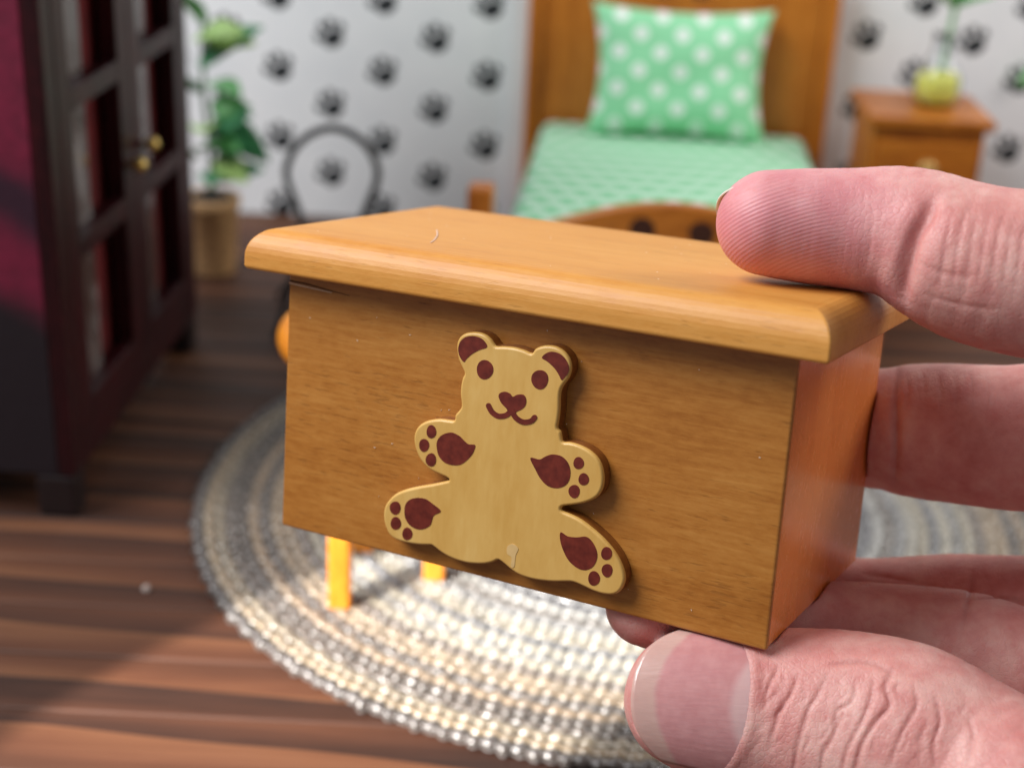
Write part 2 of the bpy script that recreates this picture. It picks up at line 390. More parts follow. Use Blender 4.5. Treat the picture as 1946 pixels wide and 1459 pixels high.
stroke('mouth', [(648,444),(665,475),(695,495),(730,493),(752,478),(762,462)], 26, -BTH - 0.0085)
stroke('mouth', [(764,472),(785,505),(820,525),(858,520),(876,502)], 26, -BTH - 0.0100)
blob('paw_pad', [(393,660),(392,625),(410,595),(440,580),(470,578),(505,595),(530,620),(550,635),(582,640),(570,680),(545,710),(510,735),(470,738),(430,725),(403,695)])
blob('paw_pad', [(855,703),(900,710),(930,695),(965,685),(1010,695),(1040,725),(1053,765),(1048,810),(1025,840),(985,852),(940,840),(905,805),(880,760)])
blob('paw_pad', [(232,960),(238,930),(260,908),(295,900),(335,905),(365,925),(412,965),(380,985),(370,1005),(360,1035),(330,1053),(295,1055),(258,1035),(236,1000)])
blob('paw_pad', [(1005,1070),(1040,1090),(1085,1095),(1130,1092),(1160,1115),(1183,1160),(1185,1200),(1165,1240),(1125,1257),(1085,1245),(1045,1210),(1018,1160),(1003,1110)])
for cx, cy, rx, ry in ((365,573,24,33),(329,640,25,32),(363,712,26,33),(1094,728,26,30),(1119,808,26,30),(1072,868,28,33),(186,950,27,33),(189,1026,26,32),(246,1078,25,31),(1232,1175,27,32),(1235,1259,27,33),(1170,1298,29,36)):
    oval('toe_pad', cx, cy, rx, ry)
c_ = blob('chip', [(742,1140),(768,1128),(795,1150),(782,1185),(775,1240),(758,1238),(762,1195),(740,1175)]); c_.data.materials[0] = plain('worn_lacquer', lin(220, 182, 122), 0.5)

V, F = [], []
for i in range(46):
    if i < 22: c0 = np.array([rng.uniform(-3.3, 3.3), -0.004, rng.uniform(-3.2, -.2)]); ax_ = (0, 2)
    else: c0 = np.array([rng.uniform(-3.3, 2.0), rng.uniform(0, 3.6), LT + .008]); ax_ = (0, 1)
    a0 = rng.uniform(0, 6.28); l_ = rng.uniform(.008, .022); w_ = rng.uniform(.004, .007); nn_ = len(V); up = np.zeros(3); up[3 - sum(ax_)] = -.006 if ax_[1] == 2 else .006
    for da, q in ((0, l_), (1.57, w_), (3.14, l_), (4.71, w_)):
        p = c0.copy(); p[ax_[0]] += q * math.cos(a0 + da); p[ax_[1]] += q * math.sin(a0 + da); V.append(p)
    V.append(c0 + up); F += [(nn_ + i_, nn_ + (i_ + 1) % 4, nn_ + 4) for i_ in range(4)]
dust = link('dust', mesh('dust', V, F), plain('dust_white', lin(232, 214, 192), .7), chest); dust['kind'] = 'stuff'

# ------------------------------------------------------------------ hand
def boxd(P):
    L = (P - BT) @ BM
    def bx(c, h):
        q = np.abs(L - c) - h
        return np.linalg.norm(np.maximum(q, 0), axis=1) + np.minimum(q.max(1), 0)
    d1 = bx(np.array([0, D / 2, -H / 2]), np.array([W / 2, D / 2, H / 2]) - 0.05) - 0.05
    d2 = bx(np.array([0, (D + OB - OF) / 2, LT / 2]), np.array([W / 2 + OS, (D + OB + OF) / 2, LT / 2]) - 0.17) - 0.17
    return np.minimum(d1, d2)

class Chain:
    def __init__(self, pts, sub=5, nrm=None, flat=1.0):
        A = np.array([[*pt(x, y, d), r] for x, y, d, r in pts]); self.ctrl = A
        C_ = crom(A, sub); self.P = C_[:, :3].astype(np.float32); self.r = C_[:, 3].astype(np.float32)
        self.n = None if nrm is None else (np.asarray(nrm, float) / np.linalg.norm(nrm)).astype(np.float32); self.flat = flat
    def d(self, X):
        mg = float(self.r.max()) + 1.6; lo = self.P.min(0) - mg; hi = self.P.max(0) + mg
        best = (np.linalg.norm(np.maximum(np.maximum(lo - X, X - hi), 0), axis=1) + 1.6).astype(np.float32)
        near = np.where(((X > lo) & (X < hi)).all(1))[0]
        if len(near) == 0: return best
        Xn = X[near]; bn = best[near]
        for i in range(len(self.P) - 1):
            a, b = self.P[i], self.P[i + 1]; ba = b - a
            pa = Xn - a; h = np.clip(pa @ ba / (ba @ ba), 0, 1); wv = pa - h[:, None] * ba; r = self.r[i] + h * (self.r[i + 1] - self.r[i])
            q = np.einsum('ij,ij->i', wv, wv)
            if self.n is not None:
                s = wv @ self.n; q = q + s * s * (1 / self.flat ** 2 - 1)
            bn = np.minimum(bn, np.sqrt(q) - r)
        best[near] = bn; return best
def smin(a, b, k_):
    h = np.clip(0.5 + 0.5 * (b - a) / k_, 0, 1); return b * (1 - h) + a * h - k_ * h * (1 - h)

N_TH = -FWD * 0.93 + UPV * 0.30 - RGT * 0.12      # the thumbnail looks at the camera
index_f = Chain([(1462, 424, 17.1, .605), (1530, 430, 17.1, .655), (1620, 436, 17.05, .69), (1725, 446, 16.9, .76), (1850, 500, 16.6, .88), (2000, 528, 16.4, .93), (2140, 545, 16.3, .98), (2290, 790, 16.6, 1.0), (2400, 1060, 17.0, 1.1)])
middle_f = Chain([(1500, 800, 20.6, .68), (1640, 812, 20.3, .80), (1700, 815, 20.0, .83), (1760, 820, 19.8, .90), (1900, 830, 19.4, .94), (2080, 850, 19.0, 1.0), (2260, 990, 18.5, 1.0), (2420, 1180, 18.1, 1.1)])
ring_f = Chain([(1480, 1140, 20.9, .66), (1650, 1165, 20.5, .76), (1850, 1172, 20.0, .84), (2040, 1200, 19.4, .9), (2250, 1300, 18.8, .95), (2430, 1380, 18.4, 1.05)])
little_f = Chain([(1228, 1150, 18.2, .50), (1340, 1176, 18.5, .58), (1480, 1195, 18.8, .62), (1650, 1212, 18.9, .70), (1850, 1250, 18.6, .80), (2080, 1350, 18.2, .85), (2420, 1580, 17.9, 1.0)])
thumb_f = Chain([(1316, 1330, 17.45, .80), (1400, 1345, 17.4, .955), (1500, 1360, 17.3, 1.02), (1620, 1384, 17.1, 1.12), (1720, 1412, 16.85, 1.14), (1850, 1475, 16.5, 1.08), (2050, 1600, 15.7, 1.1), (2250, 1740, 15.9, 1.3), (2500, 1880, 16.6, 1.7)], nrm=N_TH, flat=0.80)
palm = [Chain([(2400, 1060, 17.2, 1.1), (2550, 1500, 17.2, 1.3), (2750, 1900, 17.2, 1.9)]), Chain([(2430, 1200, 18.1, 1.1), (2600, 1550, 17.8, 1.4), (2780, 1920, 17.4, 1.9)]),
        Chain([(2440, 1390, 18.3, 1.1), (2620, 1650, 18, 1.4), (2800, 1950, 17.6, 1.9)]), Chain([(2420, 1580, 17.9, 1.05), (2600, 1780, 17.8, 1.4), (2800, 1990, 17.6, 1.9), (3200, 2500, 17.6, 2.3), (3700, 3000, 17.6, 2.6)])]
fingers = [index_f, middle_f, ring_f, little_f, thumb_f]
def hand_d(X):
    X = np.asarray(X, np.float32); f = None
    for c in fingers:
        d = c.d(X); f = d if f is None else smin(f, d, 0.05)
    p = None
    for c in palm:
        d = c.d(X); p = d if p is None else smin(p, d, 0.6)
    r = smin(f, p, 0.5)
    return np.maximum(r, 0.012 - boxd(X).astype(np.float32))

allp = np.concatenate([c.P for c in fingers + palm]); lo = allp.min(0) - 2.9; hi = allp.max(0) + 2.9
hstep = 0.10
ax = [np.arange(lo[i], hi[i], hstep, dtype=np.float32) for i in range(3)]
nx, ny, nz = map(len, ax)
G = np.empty((nx, ny, nz), np.float32)
YY, ZZ = np.meshgrid(ax[1], ax[2], indexing='ij')
# coarse pass first, then only the slabs near the skin are worked out in full
cst = 4; cx_, cy_, cz_ = ax[0][::cst], ax[1][::cst], ax[2][::cst]
CG = np.stack(np.meshgrid(cx_, cy_, cz_, indexing='ij'), -1).reshape(-1, 3)
CD = hand_d(CG).reshape(len(cx_), len(cy_), len(cz_))
G[:] = np.repeat(np.repeat(np.repeat(CD, cst, 0), cst, 1), cst, 2)[:nx, :ny, :nz]
idx = np.argwhere(np.abs(G) < hstep * cst * 2.2)
G[tuple(idx.T)] = hand_d(np.stack([ax[0][idx[:, 0]], ax[1][idx[:, 1]], ax[2][idx[:, 2]]], 1))

def surface_nets(G, origin, h):
    s = G < 0; nx, ny, nz = G.shape
    offs = [(i, j, l) for i in (0, 1) for j in (0, 1) for l in (0, 1)]
    cnt = sum(s[i:nx - 1 + i, j:ny - 1 + j, l:nz - 1 + l].astype(np.int8) for i, j, l in offs)
    act = np.argwhere((cnt > 0) & (cnt < 8)); ids = np.full(cnt.shape, -1, np.int64); ids[tuple(act.T)] = np.arange(len(act))
    g = {o: G[act[:, 0] + o[0], act[:, 1] + o[1], act[:, 2] + o[2]] for o in offs}
    pos = np.zeros((len(act), 3)); num = np.zeros(len(act))
    for o in offs:
        for a_ in range(3):
            if o[a_] == 0:
                o2 = list(o); o2[a_] = 1; o2 = tuple(o2); c = (g[o] < 0) != (g[o2] < 0)
                t = np.where(c, g[o] / np.where(c, g[o] - g[o2], 1), 0); p = np.tile(np.array(o, float), (len(act), 1)); p[:, a_] = t
                pos += p * c[:, None]; num += c
    V = origin + (act + pos / num[:, None]) * h
    Q = []
    for a_ in range(3):
        b_, c_ = (a_ + 1) % 3, (a_ + 2) % 3
        sl0 = [slice(None)] * 3; sl1 = [slice(None)] * 3; sl0[a_] = slice(0, -1); sl1[a_] = slice(1, None)
        e = np.argwhere(s[tuple(sl0)] != s[tuple(sl1)])
        e = e[(e[:, b_] > 0) & (e[:, c_] > 0) & (e[:, b_] < G.shape[b_] - 1) & (e[:, c_] < G.shape[c_] - 1)]
        def cell(db, dc):
            x = e.copy(); x[:, b_] += db; x[:, c_] += dc; return ids[tuple(x.T)]
        q = np.stack([cell(-1, -1), cell(0, -1), cell(0, 0), cell(-1, 0)], 1)
        ins = s[tuple(e.T)]; q[~ins] = q[~ins][:, ::-1]; Q.append(q)
    return V, np.concatenate(Q)

def subdivide(V, Q):
    E_ = np.stack([Q, np.roll(Q, -1, 1)], -1).reshape(-1, 2); Es = np.sort(E_, 1)
    U, inv = np.unique(Es, axis=0, return_inverse=True); inv = inv.reshape(-1, 4)
    nV = len(V); mid = V[U].mean(1); cen = V[Q].mean(1)
    e = nV + inv; c = nV + len(U) + np.arange(len(Q))
    Q2 = np.concatenate([np.stack([Q[:, i], e[:, i], c, e[:, i - 1]], 1) for i in range(4)])
    return np.concatenate([V, mid, cen]), Q2

def gradient(X, e=0.02):
    X = np.asarray(X, np.float32); out = np.zeros_like(X)
    for d_ in ((1, 1, 1), (1, -1, -1), (-1, 1, -1), (-1, -1, 1)):
        d_ = np.array(d_, np.float32); out += d_ * hand_d(X + e * d_)[:, None]
    return out / (np.linalg.norm(out, axis=1)[:, None] + 1e-9)

HV, HQ = surface_nets(G, lo, hstep)
HV, HQ = subdivide(HV, HQ)
for _ in range(2): HV = HV - gradient(HV) * (hand_d(HV) * 0.85)[:, None]
# the part nearest the camera gets one more level
HV, HQ = subdivide(HV, HQ)
HN = gradient(HV, 0.03); HV = HV - HN * hand_d(HV)[:, None]

def hit(pts):                                    # points of the skin seen at these places
    Dr = np.array([((x - 973) * RGT - (y - 729.5) * UPV) / FPX + FWD for x, y in pts]); Dr /= np.linalg.norm(Dr, axis=1)[:, None]
    t = np.full(len(pts), 11.0)
    for _ in range(70): t += hand_d(CAM + Dr * t[:, None]) * 0.8
    return CAM + Dr * t[:, None]
disp = np.zeros(len(HV))
crease = np.zeros(len(HV))
def groove(pts, depth, width, lift=0.14):
    global disp
    L = hit(crom(pts, 5)); L = L[np.linalg.norm(L - CAM, axis=1) < 30]
    if len(L) < 2: return
    box_ = ((HV > L.min(0) - width * 4) & (HV < L.max(0) + width * 4)).all(1); ii = np.where(box_)[0]
    if len(ii) == 0: return
    X = HV[ii]; best = np.full(len(X), 9.0); par = np.zeros(len(X))
    for i in range(len(L) - 1):
        ba = L[i + 1] - L[i]; pa = X - L[i]; h = np.clip(pa @ ba / (ba @ ba + 1e-12), 0, 1); d = np.linalg.norm(pa - h[:, None] * ba, axis=1)
        par = np.where(d < best, (i + h) / (len(L) - 1), par); best = np.minimum(best, d)
    fade = np.sin(np.clip(par, 0.02, 0.98) * math.pi) ** 0.45
    disp[ii] += fade * depth * (-np.exp(-(best / width) ** 2) + lift * np.exp(-((best - 3.0 * width) / (2.2 * width)) ** 2))
    crease[ii] = np.maximum(crease[ii], fade * min(1, depth / .03) * np.exp(-(best / (1.5 * width)) ** 2))
# creases over the thumb joint
groove([(1700, 1269), (1682, 1303), (1691, 1338), (1665, 1369), (1639, 1412), (1626, 1459), (1615, 1500)], .028, .024)
groove([(1574, 1277), (1556, 1316), (1535, 1351), (1517, 1412), (1509, 1459), (1505, 1500)], .019, .023)
groove([(1626, 1295), (1617, 1334), (1591, 1351), (1587, 1390), (1565, 1430), (1561, 1459), (1555, 1500)], .019, .023)
groove([(1517, 1282), (1504, 1316), (1482, 1351), (1474, 1373), (1460, 1420)], .024, .02)
groove([(1778, 1325), (1787, 1369), (1774, 1412), (1778, 1456)], .022, .022)
groove([(1735, 1303), (1743, 1338), (1717, 1386), (1687, 1459)], .019, .023)
groove([(1574, 1264), (1622, 1258), (1665, 1262), (1700, 1282)], .022, .030)
groove([(1660, 1290), (1655, 1325), (1640, 1365), (1612, 1420), (1600, 1470)], .020, .022)
groove([(1840, 1360), (1850, 1400), (1835, 1455)], .014, .026)
groove([(1480, 1270), (1462, 1300), (1450, 1340)], .012, .020)
for i in range(9):
    x = 1425 + i * 13; groove([(x, 1238 + i * 2), (x + 22 + 4 * i, 1262 + i * 3), (x + 30 + 6 * i, 1290 + 2 * i)], .006, .014, 0.2)
rw = np.random.default_rng(11)
for i in range(34):
    x = rw.uniform(1440, 1840); y = rw.uniform(1262, 1420) + max(0, (x - 1700) * .35); l = rw.uniform(18, 46); tl = rw.uniform(-.9, .1)
    groove([(x, y), (x + tl * l * .5 + rw.uniform(-4, 4), y + l * .5), (x + tl * l, y + l)], rw.uniform(.005, .011), .018, .1)
# index finger joint
groove([(1772, 378), (1760, 412), (1740, 448), (1727, 490), (1718, 530), (1714, 565)], .10, .085, 0.25)
groove([(1776, 388), (1768, 420), (1750, 452)], .02, .018)
for i in range(7):
    x = 1800 + i * 24; groove([(x + 14, 392 + i * 3), (x + 2, 440), (x - 8, 500), (x - 14, 545)], .007, .02, 0.2)
groove([(1745, 500), (1800, 520), (1850, 528)], .010, .03); groove([(1760, 560), (1830, 580), (1900, 588)], .010, .03)
# middle finger joint
groove([(1704, 690), (1704, 740), (1703, 800), (1702, 860), (1700, 930)], .035, .05, 0.2)
for i in range(6): groove([(1722 + i * 30, 705), (1726 + i * 31, 745), (1724 + i * 31, 780)], .006, .02, 0.2)
groove([(1848, 1085), (1845, 1120), (1838, 1160), (1830, 1200)], .018, .03); groove([(1840, 1140), (1890, 1136), (1950, 1142)], .02, .03)
groove([(1640, 1090), (1720, 1102), (1800, 1118)], .015, .03)

# thumbnail: local frame along the last joint
tA, tB = thumb_f.ctrl[2, :3], thumb_f.ctrl[0, :3]
ta = (tB - tA) / np.linalg.norm(tB - tA); tn = N_TH - ta * (N_TH @ ta); tn /= np.linalg.norm(tn); tb = np.cross(tn, ta)
if tb @ UPV < 0: tb = -tb
RW, RH = 0.955, 0.785        # half width and height of the nail arch
org = pt(1414, 1348, 17.38)  # under the middle of the cuticle
NLEN, PHI = 1.28, 1.02
def nail_uv(X):
    d = X - org; return d @ ta, np.arctan2((d @ tb) / RW, (d @ tn) / RH)
def nail_pt(u, phi, off):   # u cm from the cuticle
    tp = 1.0 - 0.10 * np.clip(u / NLEN, 0, 1) ** 1.5
    sag = -0.05 * np.clip(u / NLEN, 0, 1.2) ** 2
    return org + ta * u + tb * (RW + off) * np.sin(phi) * tp + tn * ((RH + off) * np.cos(phi) * tp + sag)
u_, f_ = nail_uv(HV); nearth = ((HV - org) @ tn > 0) & (np.linalg.norm(HV - org - ta * NLEN * .4, axis=1) < 1.7)
cut = 0.26 * np.abs(f_ / PHI) ** 2.6
inside = nearth & (u_ > cut) & (u_ < NLEN + .3) & (np.abs(f_) < PHI)
edge = np.minimum(np.minimum(u_ - cut, 9), (PHI - np.abs(f_)) * 0.85)
zone = nearth & (u_ > -0.4) & (u_ < NLEN) & (np.abs(f_) < PHI + 0.5)
disp[zone] += (-0.07 * np.clip(edge[zone] / 0.06, -0.0, 1) + 0.014 * np.exp(-((edge[zone] + 0.06) / 0.06) ** 2)) * np.clip((NLEN - u_[zone]) / 0.25, 0, 1)
# the skin's own unevenness
def vnoise(X, f, seed):
    r_ = np.random.default_rng(seed); o = 0
    for _ in range(6):
        kx = r_.normal(size=3); kx *= f / np.linalg.norm(kx) * r_.uniform(.7, 1.3); o = o + np.sin(X @ kx + r_.uniform(0, 6.28))
    return o / 6
disp += 0.010 * vnoise(HV, 6, 1) + 0.005 * vnoise(HV, 17, 2) 
free = np.clip(boxd(HV) / 0.06, 0, 1)
disp = np.where(disp > 0, disp * free, disp)
HV = HV + HN * disp[:, None]
crease = np.clip(crease, 0, 1)

k = Nt('skin'); vo = k.coord()
big = k.noise(k.coord((7, 7, 7)), 1, 4, 0.6); mid_ = k.noise(k.coord((32, 32, 32)), 1, 4, 0.6); fin = k.noise(k.coord((190, 190, 190)), 1, 3, 0.6)
mott = k.math('ADD', k.math('MULTIPLY', big, 0.55), k.math('MULTIPLY', mid_, 0.45))
sk = k.ramp(mott, [(0.36, lin(200, 124, 118)), (0.5, lin(214, 150, 142)), (0.64, lin(226, 176, 166))])
def near_mask(center, r0, r1):
    vm = k.n('ShaderNodeVectorMath', operation='DISTANCE'); k.put(vm.inputs[0], vo); vm.inputs[1].default_value = tuple(np.asarray(center) * S)
    return k.step(vm.outputs['Value'], r1 * S, r0 * S)
tipm = near_mask(pt(1480, 440, 16.8), 0.4, 2.2)
sk = k.mix(k.math('MULTIPLY', tipm, 0.55), sk, lin(210, 130, 144))
# ridges of the fingertip
rg = k.n('ShaderNodeTexWave', wave_type='RINGS', rings_direction='SPHERICAL', wave_profile='SIN')
mp = k.n('ShaderNodeMapping'); k.put(mp.inputs[0], vo); mp.inputs['Location'].default_value = tuple(-pt(1660, 860, 16.6) * S); k.put(rg.inputs['Vector'], mp.outputs[0])
rg.inputs['Scale'].default_value = 0.314 / (0.043 * S) / 1.0 / 1.0; rg.inputs['Distortion'].default_value = 13.0; rg.inputs['Detail'].default_value = 2.0; rg.inputs['Detail Scale'].default_value = 0.06
cat_ = k.n('ShaderNodeAttribute', attribute_name='crease')      # redder and darker along the folds
sk = k.mix(k.math('MULTIPLY', cat_.outputs['Fac'], 0.4), sk, lin(166, 84, 76))
bl = k.noise(k.coord((55, 55, 55), (3, 1, 2)), 1, 3, 0.6); sk = k.mix(k.math('MULTIPLY', k.step(bl, .55, .72), 0.25), sk, lin(196, 108, 104))
rm = near_mask(pt(1450, 470, 16.5), 0.45, 1.15)
rh = k.math('MULTIPLY', rg.outputs['Fac'], rm)
vor = k.n('ShaderNodeTexVoronoi', feature='DISTANCE_TO_EDGE'); k.put(vor.inputs['Vector'], k.coord((150, 150, 150))); vor.inputs['Scale'].default_value = 1.0
cells = k.math('MULTIPLY', k.step(vor.outputs['Distance'], 0.0, 0.12), k.math('SUBTRACT', 1.0, rm))
b1 = k.bump(rh, 0.22, 0.0018); b2 = k.bump(k.math('ADD', k.math('MULTIPLY', fin, 0.6), k.math('MULTIPLY', cells, 0.5)), 0.32, 0.002, b1)
k.set(Base_Color=sk, Roughness=k.math('ADD', 0.40, k.math('MULTIPLY', mid_, 0.16)), Subsurface_Weight=0.38, Subsurface_Radius=(1.0, 0.32, 0.2), Subsurface_Scale=0.028, Specular_IOR_Level=0.45, Normal=b2)
hm = grid_mesh('hand', HV, HQ)
at = hm.attributes.new('crease', 'FLOAT', 'POINT'); at.data.foreach_set('value', crease.astype(np.float32))
hand = link('hand', hm, k.m)
tag(hand, 'bare right hand reaching in from the right, gripping the wooden chest between thumb and fingers', 'hand')

def nail_mesh(name, fn, us, phis, thick):
    nu, nv = len(us), len(phis[0]); V = []
    for off in (0.0, -thick):
        for i, u in enumerate(us):
            for p in phis[i]: V.append(fn(u, p, off))
    F = []; M_ = nu * nv
    for i in range(nu - 1):
        for j in range(nv - 1):
            a = i * nv + j; F.append((a, a + 1, a + nv + 1, a + nv)); F.append((M_ + a, M_ + a + nv, M_ + a + nv + 1, M_ + a + 1))
    loop = [j for j in range(nv)] + [i * nv + nv - 1 for i in range(1, nu)] + [(nu - 1) * nv + j for j in range(nv - 2, -1, -1)] + [i * nv for i in range(nu - 2, 0, -1)]
    for a, b in zip(loop, loop[1:] + loop[:1]): F.append((a, b, M_ + b, M_ + a))
    me = mesh(name, V, F, True); b_ = bmesh.new(); b_.from_mesh(me); bmesh.ops.recalc_face_normals(b_, faces=b_.faces); b_.to_mesh(me); b_.free(); return me
def warp(u, p, off):        # rounded cuticle and rounded free edge
    c0 = 0.26 * abs(p / PHI) ** 2.6; c1 = NLEN + 0.03 - 0.46 * abs(p / PHI) ** 2.4
    return nail_pt(c0 - 0.04 + (c1 - c0 + 0.04) * u, p, -0.012 + off)
us = np.linspace(0, 1, 30); phis = [np.linspace(-PHI, PHI, 34)] * 30
def nail_material(name, pos0, axis, length, lun):
    k = Nt(name); vo = k.coord()
    vm = k.n('ShaderNodeVectorMath', operation='SUBTRACT'); k.put(vm.inputs[0], vo); vm.inputs[1].default_value = tuple(np.asarray(pos0) * S)
    dt = k.n('ShaderNodeVectorMath', operation='DOT_PRODUCT'); k.put(dt.inputs[0], vm.outputs[0]); dt.inputs[1].default_value = tuple(axis)
    u = k.math('DIVIDE', dt.outputs['Value'], length * S)
    ac = k.n('ShaderNodeVectorMath', operation='DOT_PRODUCT'); k.put(ac.inputs[0], vm.outputs[0]); ac.inputs[1].default_value = tuple(tb)
    a2 = k.math('POWER', k.math('ABSOLUTE', k.math('DIVIDE', ac.outputs['Value'], 0.8 * S)), 2.0)
    wob = k.math('MULTIPLY', k.noise(k.coord((30, 30, 30)), 1, 3), 0.05)
    tipf = k.step(k.math('ADD', k.math('ADD', u, wob), k.math('MULTIPLY', a2, 0.30)), 0.80, 0.87)
    luna = k.math('MULTIPLY', k.step(k.math('ADD', u, k.math('MULTIPLY', a2, 0.35)), lun, lun - 0.10), 0.6)
    st = k.noise(k.coord((60, 60, 60)), 1, 2)
    c = k.mix(luna, k.ramp(st, [(0.3, lin(198, 134, 134)), (0.7, lin(208, 148, 146))]), lin(222, 186, 182))
    c = k.mix(k.math('MULTIPLY', tipf, 0.58), c, lin(208, 180, 164))
    k.set(Base_Color=c, Roughness=0.26, Subsurface_Weight=0.3, Subsurface_Radius=(1, .5, .4), Subsurface_Scale=0.012, Coat_Weight=0.6, Coat_Roughness=0.12, Normal=k.bump(k.noise(k.coord((4, 130, 130), rot=(0.1, 0.2, 0.1)), 1, 3), 0.14, 0.004))
    return k.m
nm = nail_material('nail', org, ta, NLEN, 0.20)
o = link('thumbnail', nail_mesh('thumbnail', warp, us, phis, 0.035), nm, hand)
# index nail: a sliver showing above the tip
iA, iB = index_f.ctrl[2, :3], index_f.ctrl[0, :3]
ia = (iB - iA) / np.linalg.norm(iB - iA); in_ = UPV * 0.86 + FWD * 0.6; in_ = in_ - ia * (in_ @ ia); in_ /= np.linalg.norm(in_); ib = np.cross(in_, ia)
iorg = index_f.ctrl[0, :3] - ia * 0.55
def iwarp(u, p, off):
    c1 = 1.16 - 0.26 * abs(p / 1.0) ** 2.4; uu = c1 * u
    return iorg + ia * uu + ib * (0.60 + off) * (1 - .22 * (uu / 1.15) ** 3) * math.sin(p) + in_ * ((0.60 + off) * math.cos(p) - 0.02 - 0.31 * (uu / 1.12) ** 3)
inm = Nt('index_nail'); inm.set(Base_Color=inm.ramp(inm.noise(inm.coord((20, 20, 20)), 1, 2), [(0.3, lin(226, 208, 192)), (0.7, lin(232, 216, 202))]), Roughness=0.3, Subsurface_Weight=0.3, Subsurface_Radius=(1, .6, .4), Subsurface_Scale=0.01, Coat_Weight=0.3)
link('fingernail', nail_mesh('fingernail', iwarp, np.linspace(0, 1, 18), [np.linspace(-0.95, 0.95, 20)] * 18, 0.03), inm.m, hand)

# ------------------------------------------------------------------ rug
RC = (2.9, 29.9)
rug = thing('rug', 'round braided rug of grey, tan and cream cords on the dark floorboards', 'rug', (RC[0], RC[1], 0))
pal = [lin(84, 76, 72), lin(158, 140, 114), lin(150, 138, 118), lin(104, 94, 86), lin(92, 82, 74), lin(158, 138, 114), lin(104, 96, 90), lin(160, 142, 118), lin(166, 150, 128), lin(122, 112, 104), lin(176, 170, 154), lin(150, 150, 148), lin(184, 180, 166), lin(128, 130, 134), lin(168, 162, 146), lin(180, 178, 168)]
light = [lin(176, 172, 158), lin(152, 154, 156), lin(186, 184, 174), lin(120, 122, 128), lin(164, 156, 138), lin(186, 188, 186), lin(134, 130, 126)]
def cord(col, nm):
    k = Nt(nm); nn = k.noise(k.coord((40, 40, 40)), 1, 4, 0.65); n2 = k.noise(k.coord((9, 9, 9)), 1, 2)
    c = tuple(col[:3]); c = (c[0] * 0.66, c[1] * 0.63, c[2] * 0.60); d_ = tuple(x * 0.55 for x in c); l_ = tuple(min(0.85, x * 1.25) for x in c)
    k.set(Base_Color=k.ramp(k.math('ADD', k.math('MULTIPLY', nn, .6), k.math('MULTIPLY', n2, .4)), [(0.32, d_), (0.5, c), (0.68, l_)]), Roughness=0.30, Specular_IOR_Level=0.9, Sheen_Weight=0.3, Normal=k.bump(k.noise(k.coord((110, 110, 110)), 1, 3), 0.3, 0.006))
    return k.m
cords = [cord(c, 'cord_%d' % i) for i, c in enumerate(pal + light)]
cr = 0.125; NP = 8
for j in range(39):
    R_ = 9.68 - 0.243 * j; nb_ = max(6, int(2 * math.pi * R_ / 0.27)); per = 7; ns = nb_ * per
    t = np.arange(ns) / ns * 2 * math.pi; ph = t * nb_ / 2
    amp = rng.normal(1, 0.16, nb_)[(np.arange(ns) // per)]
    bul = np.abs(np.sin(ph + j * 0.9)) ** 0.7 * amp
    rad = cr * (0.62 + 0.46 * bul); off = 0.03 * np.sign(np.sin(ph + j * .9)) * bul
    a_ = np.linspace(0, 2 * math.pi, NP, endpoint=False)
    wob = 0.04 * np.sin(2 * t + j * .12) + 0.03 * np.sin(5 * t + 1 + j * .1)
    rr = (R_ + wob)[:, None] + off[:, None] + rad[:, None] * np.cos(a_)[None] * 1.05
    zz = 0.11 + rad[:, None] * np.sin(a_)[None] * 0.95
    V = np.stack([rr * np.cos(t)[:, None], rr * np.sin(t)[:, None], zz], -1).reshape(-1, 3)
    ii, jj = np.meshgrid(np.arange(ns), np.arange(NP), indexing='ij'); i2 = (ii + 1) % ns; j2 = (jj + 1) % NP
    Q = np.stack([ii * NP + jj, i2 * NP + jj, i2 * NP + j2, ii * NP + j2], -1).reshape(-1, 4)
    link('braided_cord', grid_mesh('braided_cord', V, Q), cords[j] if j < len(pal) else cords[len(pal) + (j * 5 + j // 3) % len(light)], rug)
link('backing', lathe_mesh('backing', [(9.6, 0.012), (9.6, 0.05)], 64), plain('rug_backing', lin(90, 80, 70), 0.9), rug)

# ------------------------------------------------------------------ stool on the rug
stool = thing('stool', 'small orange wooden stool with a round top standing on the rug behind the chest', 'stool', (-2.15, 26.4, 0.2))
link('seat', lathe_mesh('seat', [(0.0, 4.72), (2.2, 4.72), (2.3, 4.78), (2.34, 4.9), (2.34, 5.0), (2.3, 5.12), (2.2, 5.18), (0.0, 5.18)], 56), stool_wood, stool)
for lx, ly in ((-0.97, -1.67), (0.77, -0.47), (-0.77, 0.53), (0.97, 1.7)):
    box('leg', (lx - .21, lx + .21, ly - .21, ly + .21, 0, 4.72), stool_wood, stool, bev=0.05)
for p0, p1 in (((-0.97, -1.67, 2.3), (0.77, -0.47, 2.3)), ((-0.77, 0.53, 2.3), (0.97, 1.7, 2.3))): link('stretcher', tube_mesh('stretcher', [p0, p1], 0.12, 10), stool_wood, stool)

